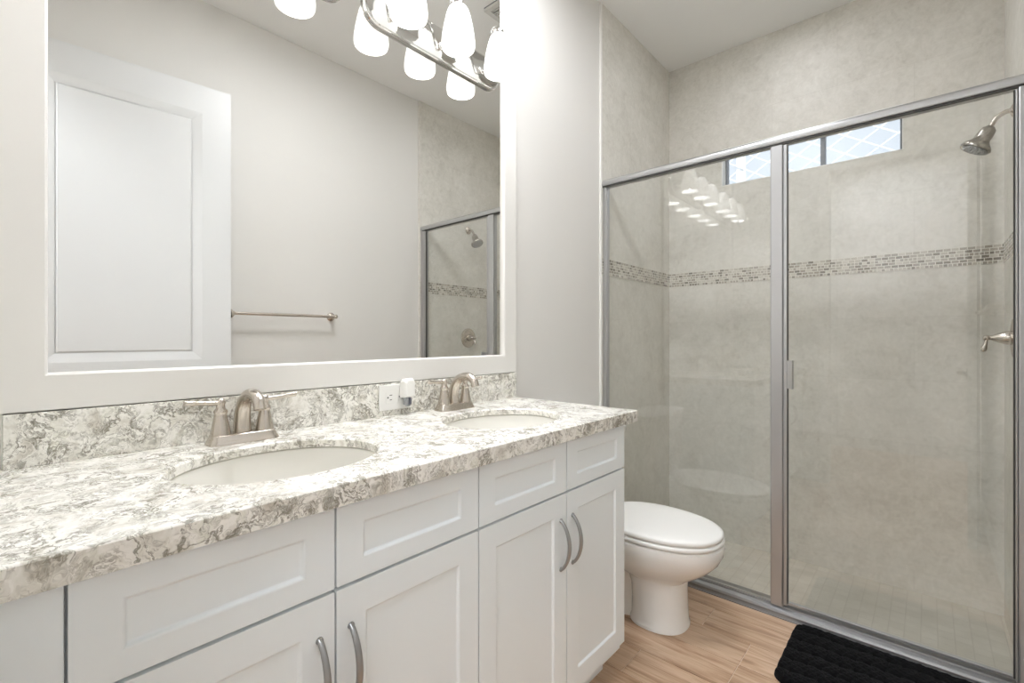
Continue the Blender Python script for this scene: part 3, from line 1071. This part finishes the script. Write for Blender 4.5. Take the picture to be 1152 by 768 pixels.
TY = 1.80
to = thing('toilet', 'white porcelain toilet with closed lid between the vanity and the shower', 'toilet', (0.0, TY, 0.0))
m = MB()
prof = [(0.000, 0.355, 0.578, 0.108), (0.010, 0.355, 0.578, 0.108), (0.020, 0.360, 0.574, 0.100), (0.08, 0.362, 0.571, 0.097), (0.14, 0.358, 0.570, 0.096), (0.180, 0.34, 0.572, 0.100),
        (0.195, 0.28, 0.590, 0.112), (0.215, 0.25, 0.620, 0.132), (0.245, 0.23, 0.660, 0.156), (0.275, 0.22, 0.688, 0.172), (0.305, 0.215, 0.703, 0.181), (0.330, 0.21, 0.708, 0.184), (0.342, 0.21, 0.706, 0.183), (0.347, 0.215, 0.700, 0.178)]
m.loops([egg(z, xb, xf, ry, p=2.35 if z < 0.18 else 2.15) for z, xb, xf, ry in prof])
m.build('bowl', M['porcelain'], to, True)
# rear trapway and deck
m = MB()
m.loops([egg(0.0, 0.09, 0.40, 0.085, p=3), egg(0.012, 0.09, 0.40, 0.085, p=3), egg(0.03, 0.10, 0.40, 0.070, p=3), egg(0.11, 0.11, 0.40, 0.066, p=3), egg(0.16, 0.10, 0.42, 0.075, p=3), egg(0.22, 0.06, 0.42, 0.10, p=3), egg(0.30, 0.03, 0.40, 0.15, p=4), egg(0.352, 0.025, 0.36, 0.165, p=4)])
m.build('rear_pedestal', M['porcelain'], to, True)
for sg in (-1, 1):
    MB().lathe([(0.012, 0.0), (0.012, 0.008), (0.008, 0.016), (0.001, 0.018)], (0.24, sg * 0.092, 0.006), 'Z', 16).build('bolt_cap', M['porcelain'], to, True)
m = MB()
ring = [(0.350, 0.225, 0.702, 0.181), (0.354, 0.222, 0.706, 0.184), (0.362, 0.222, 0.706, 0.184), (0.367, 0.226, 0.702, 0.180)]
m.loops([egg(z, xb, xf, ry) for z, xb, xf, ry in ring])
m.build('seat', M['plastic'], to, 60)
m = MB()
ring = [(0.3695, 0.222, 0.698, 0.178), (0.373, 0.218, 0.703, 0.182), (0.384, 0.218, 0.703, 0.182), (0.389, 0.222, 0.697, 0.177), (0.392, 0.235, 0.680, 0.163), (0.393, 0.26, 0.64, 0.13)]
m.loops([egg(z, xb, xf, ry) for z, xb, xf, ry in ring])
m.build('lid', M['plastic'], to, 60)
for sg in (-1, 1):
    MB().box(0.205, 0.235, sg * 0.075 - 0.018, sg * 0.075 + 0.018, 0.352, 0.388).build('hinge', M['plastic'], to, bevel=0.004)
m = MB()
rings = []
for z, hx_, hy_, xo in ((0.352, 0.078, 0.195, 0.112), (0.36, 0.085, 0.203, 0.114), (0.55, 0.092, 0.213, 0.116), (0.685, 0.095, 0.217, 0.117)):
    ring = []
    for k in range(40):
        a = 2 * PI * k / 40
        ca, sa = math.cos(a), math.sin(a)
        ring.append((xo + hx_ * abs(ca) ** 0.3 * (1 if ca >= 0 else -1), hy_ * abs(sa) ** 0.3 * (1 if sa >= 0 else -1), z))
    rings.append(ring)
MB().loops(rings).build('tank', M['porcelain'], to, 40)
rings = []
for z, gx in ((0.686, 0.0), (0.690, 0.006), (0.710, 0.006), (0.716, 0.0), (0.718, -0.012)):
    ring = []
    for k in range(40):
        a = 2 * PI * k / 40
        ca, sa = math.cos(a), math.sin(a)
        ring.append((0.117 + (0.097 + gx) * abs(ca) ** 0.3 * (1 if ca >= 0 else -1), (0.219 + gx) * abs(sa) ** 0.3 * (1 if sa >= 0 else -1), z))
    rings.append(ring)
MB().loops(rings).build('tank_lid', M['porcelain'], to, 40)
fl = MB().lathe([(0.014, 0), (0.014, 0.006), (0.008, 0.012), (0.006, 0.018)], (0.211, -0.15, 0.63), 'X', 16)
fl.tube([(0.227, -0.15, 0.63), (0.230, -0.12, 0.627), (0.231, -0.085, 0.623)], [0.006, 0.006, 0.005], 10)
fl.build('flush_lever', M['chrome'], to, True)
# water stop
sv = thing('water_stop_valve', 'small chrome water stop valve on the wall behind the toilet', 'valve', (0.014, 1.54, 0.17))
MB().lathe([(0.026, -0.014), (0.026, -0.010), (0.012, -0.006), (0.008, 0.0), (0.008, 0.040), (0.012, 0.042), (0.012, 0.060), (0.006, 0.062)], (0, 0, 0), 'X', 20).build('valve_body', M['chrome'], sv, True)
MB().lathe([(0.016, 0.062), (0.018, 0.066), (0.018, 0.074), (0.010, 0.078)], (0, 0, 0), 'X', 8, scale=(1, 0.6)).build('valve_knob', M['chrome'], sv, True)
MB().tube(spline([(0.052, 0, 0.010), (0.056, 0.002, 0.06), (0.062, 0.004, 0.12), (0.066, 0.006, 0.155), (0.068, 0.008, 0.180)], 6), 0.005, 10).build('supply_hose', M['steel'], sv, True)

# ------------------------------------------------------------------ bath mat
RX0, RX1, RY0, RY1 = 0.885, 1.490, 1.715, 2.103
rm = MB()
bm = rm.bm
NX, NY = 300, 210
LX, LY = RX1 - RX0, RY1 - RY0
CR = 0.045


def rug_h(x, y):
    rowh = 0.068
    y = y + 0.004 * math.sin(x * 47)
    r_ = y / rowh
    i = math.floor(r_)
    f = r_ - i
    yy_ = f - 0.5
    # two strands twisting along x, cable-knit
    best = 0.0
    for s_ in (0, 1):
        ph = x / 0.080 + i * 0.5 + s_ * 0.5
        fx = ph - math.floor(ph) - 0.5
        # slanted lozenge
        uu = fx * 0.080 - (yy_ * rowh) * (0.9 if i % 2 == 0 else -0.9)
        d = (uu / 0.042) ** 2 + (yy_ / 0.58) ** 2
        best = max(best, 1 - d)
    b = max(best, 0.0) ** 0.55
    wob = 0.10 * math.sin(x * 231 + y * 97) * math.sin(y * 313 - x * 61) + 0.06 * math.sin(x * 713 + 3 * math.sin(y * 500))
    return 0.006 + 0.015 * b * (1 + wob) + 0.001 * math.sin(x * 900) * math.sin(y * 870)


grid = []
for j in range(NY + 1):
    rowv = []
    for i in range(NX + 1):
        x, y = LX * i / NX, LY * j / NY
        # squeeze into a rounded rectangle
        px, py = x, y
        dx = max(CR - x, x - (LX - CR), 0)
        dy = max(CR - y, y - (LY - CR), 0)
        if dx > 0 and dy > 0:
            mxd = max(dx, dy)
            ln = math.hypot(dx, dy)
            k_ = mxd / ln
            sx = -1 if x < LX / 2 else 1
            sy = -1 if y < LY / 2 else 1
            cx_ = CR if sx < 0 else LX - CR
            cy_ = CR if sy < 0 else LY - CR
            px, py = cx_ + sx * dx * k_, cy_ + sy * dy * k_
        e_ = min(x, LX - x, y, LY - y)
        fall = min(1.0, e_ / 0.012)
        fall = math.sqrt(max(0.0, 1 - (1 - fall) ** 2))
        z = 0.001 + rug_h(x, y) * fall
        rowv.append(bm.verts.new((px, py, z)))
    grid.append(rowv)
for j in range(NY):
    for i in range(NX):
        bm.faces.new((grid[j][i], grid[j][i + 1], grid[j + 1][i + 1], grid[j + 1][i]))
border = [grid[0][i] for i in range(NX + 1)] + [grid[j][NX] for j in range(1, NY + 1)] + [grid[NY][i] for i in range(NX - 1, -1, -1)] + [grid[j][0] for j in range(NY - 1, 0, -1)]
bm.faces.new(list(reversed([bm.verts.new((v.co.x, v.co.y, 0.0)) for v in border])))
for f in bm.faces:
    f.smooth = True
bmesh.ops.translate(bm, verts=bm.verts, vec=(RX0, RY0, 0))
rg = rm.build('bath_mat', M['rug'], smooth=80, origin=((RX0 + RX1) / 2, (RY0 + RY1) / 2, 0))
tag(rg, 'black chunky cable-textured bath mat on the floor outside the shower door', 'bath mat')

# ------------------------------------------------------------------ trellis outside the window, stand-in for its diagonal lines
TYY = 4.35
tr = thing('stand_in_trellis', 'white diagonal lattice trellis outdoors, stand-in for the diagonal lines in the shower window', 'trellis', (0.6, TYY, 0))
TX0, TX1, TZ1 = -1.5, 1.7, 3.3
for x in (TX0, -0.55, TX1):
    MB().box(x - 0.03, x + 0.03, 0.012, 0.07, -0.2, TZ1).build('post', M['outside_white'], tr)
lt = MB()
ang = math.radians(33)
dz, dx = math.sin(ang), math.cos(ang)
for sg in (-1, 1):
    k = -6.0
    while k < 6.0:
        # strip through (k, 0) with slope sg; clip to the panel
        pts = []
        for z in (0.0, TZ1):
            pts.append((k + sg * z * dx / dz, z))
        (xa, za), (xb, zb) = pts
        t0, t1 = 0.0, 1.0
        d = xb - xa
        ta, tb_ = sorted(((TX0 - xa) / d, (TX1 - xa) / d))
        t0, t1 = max(t0, ta), min(t1, tb_)
        if t1 > t0:
            p, q_ = (xa + d * t0, za + (zb - za) * t0), (xa + d * t1, za + (zb - za) * t1)
            nx, nz = -sg * dz * 0.0042, dx * 0.0042
            y0_ = 0.0 if sg < 0 else 0.006
            ring = lambda c: [(c[0] + nx, y0_, c[1] + nz), (c[0] - nx, y0_, c[1] - nz), (c[0] - nx, y0_ + 0.006, c[1] - nz), (c[0] + nx, y0_ + 0.006, c[1] + nz)]
            lt.loops([ring(p), ring(q_)])
        k += 0.21
lt.build('lattice', M['outside_white'], tr)
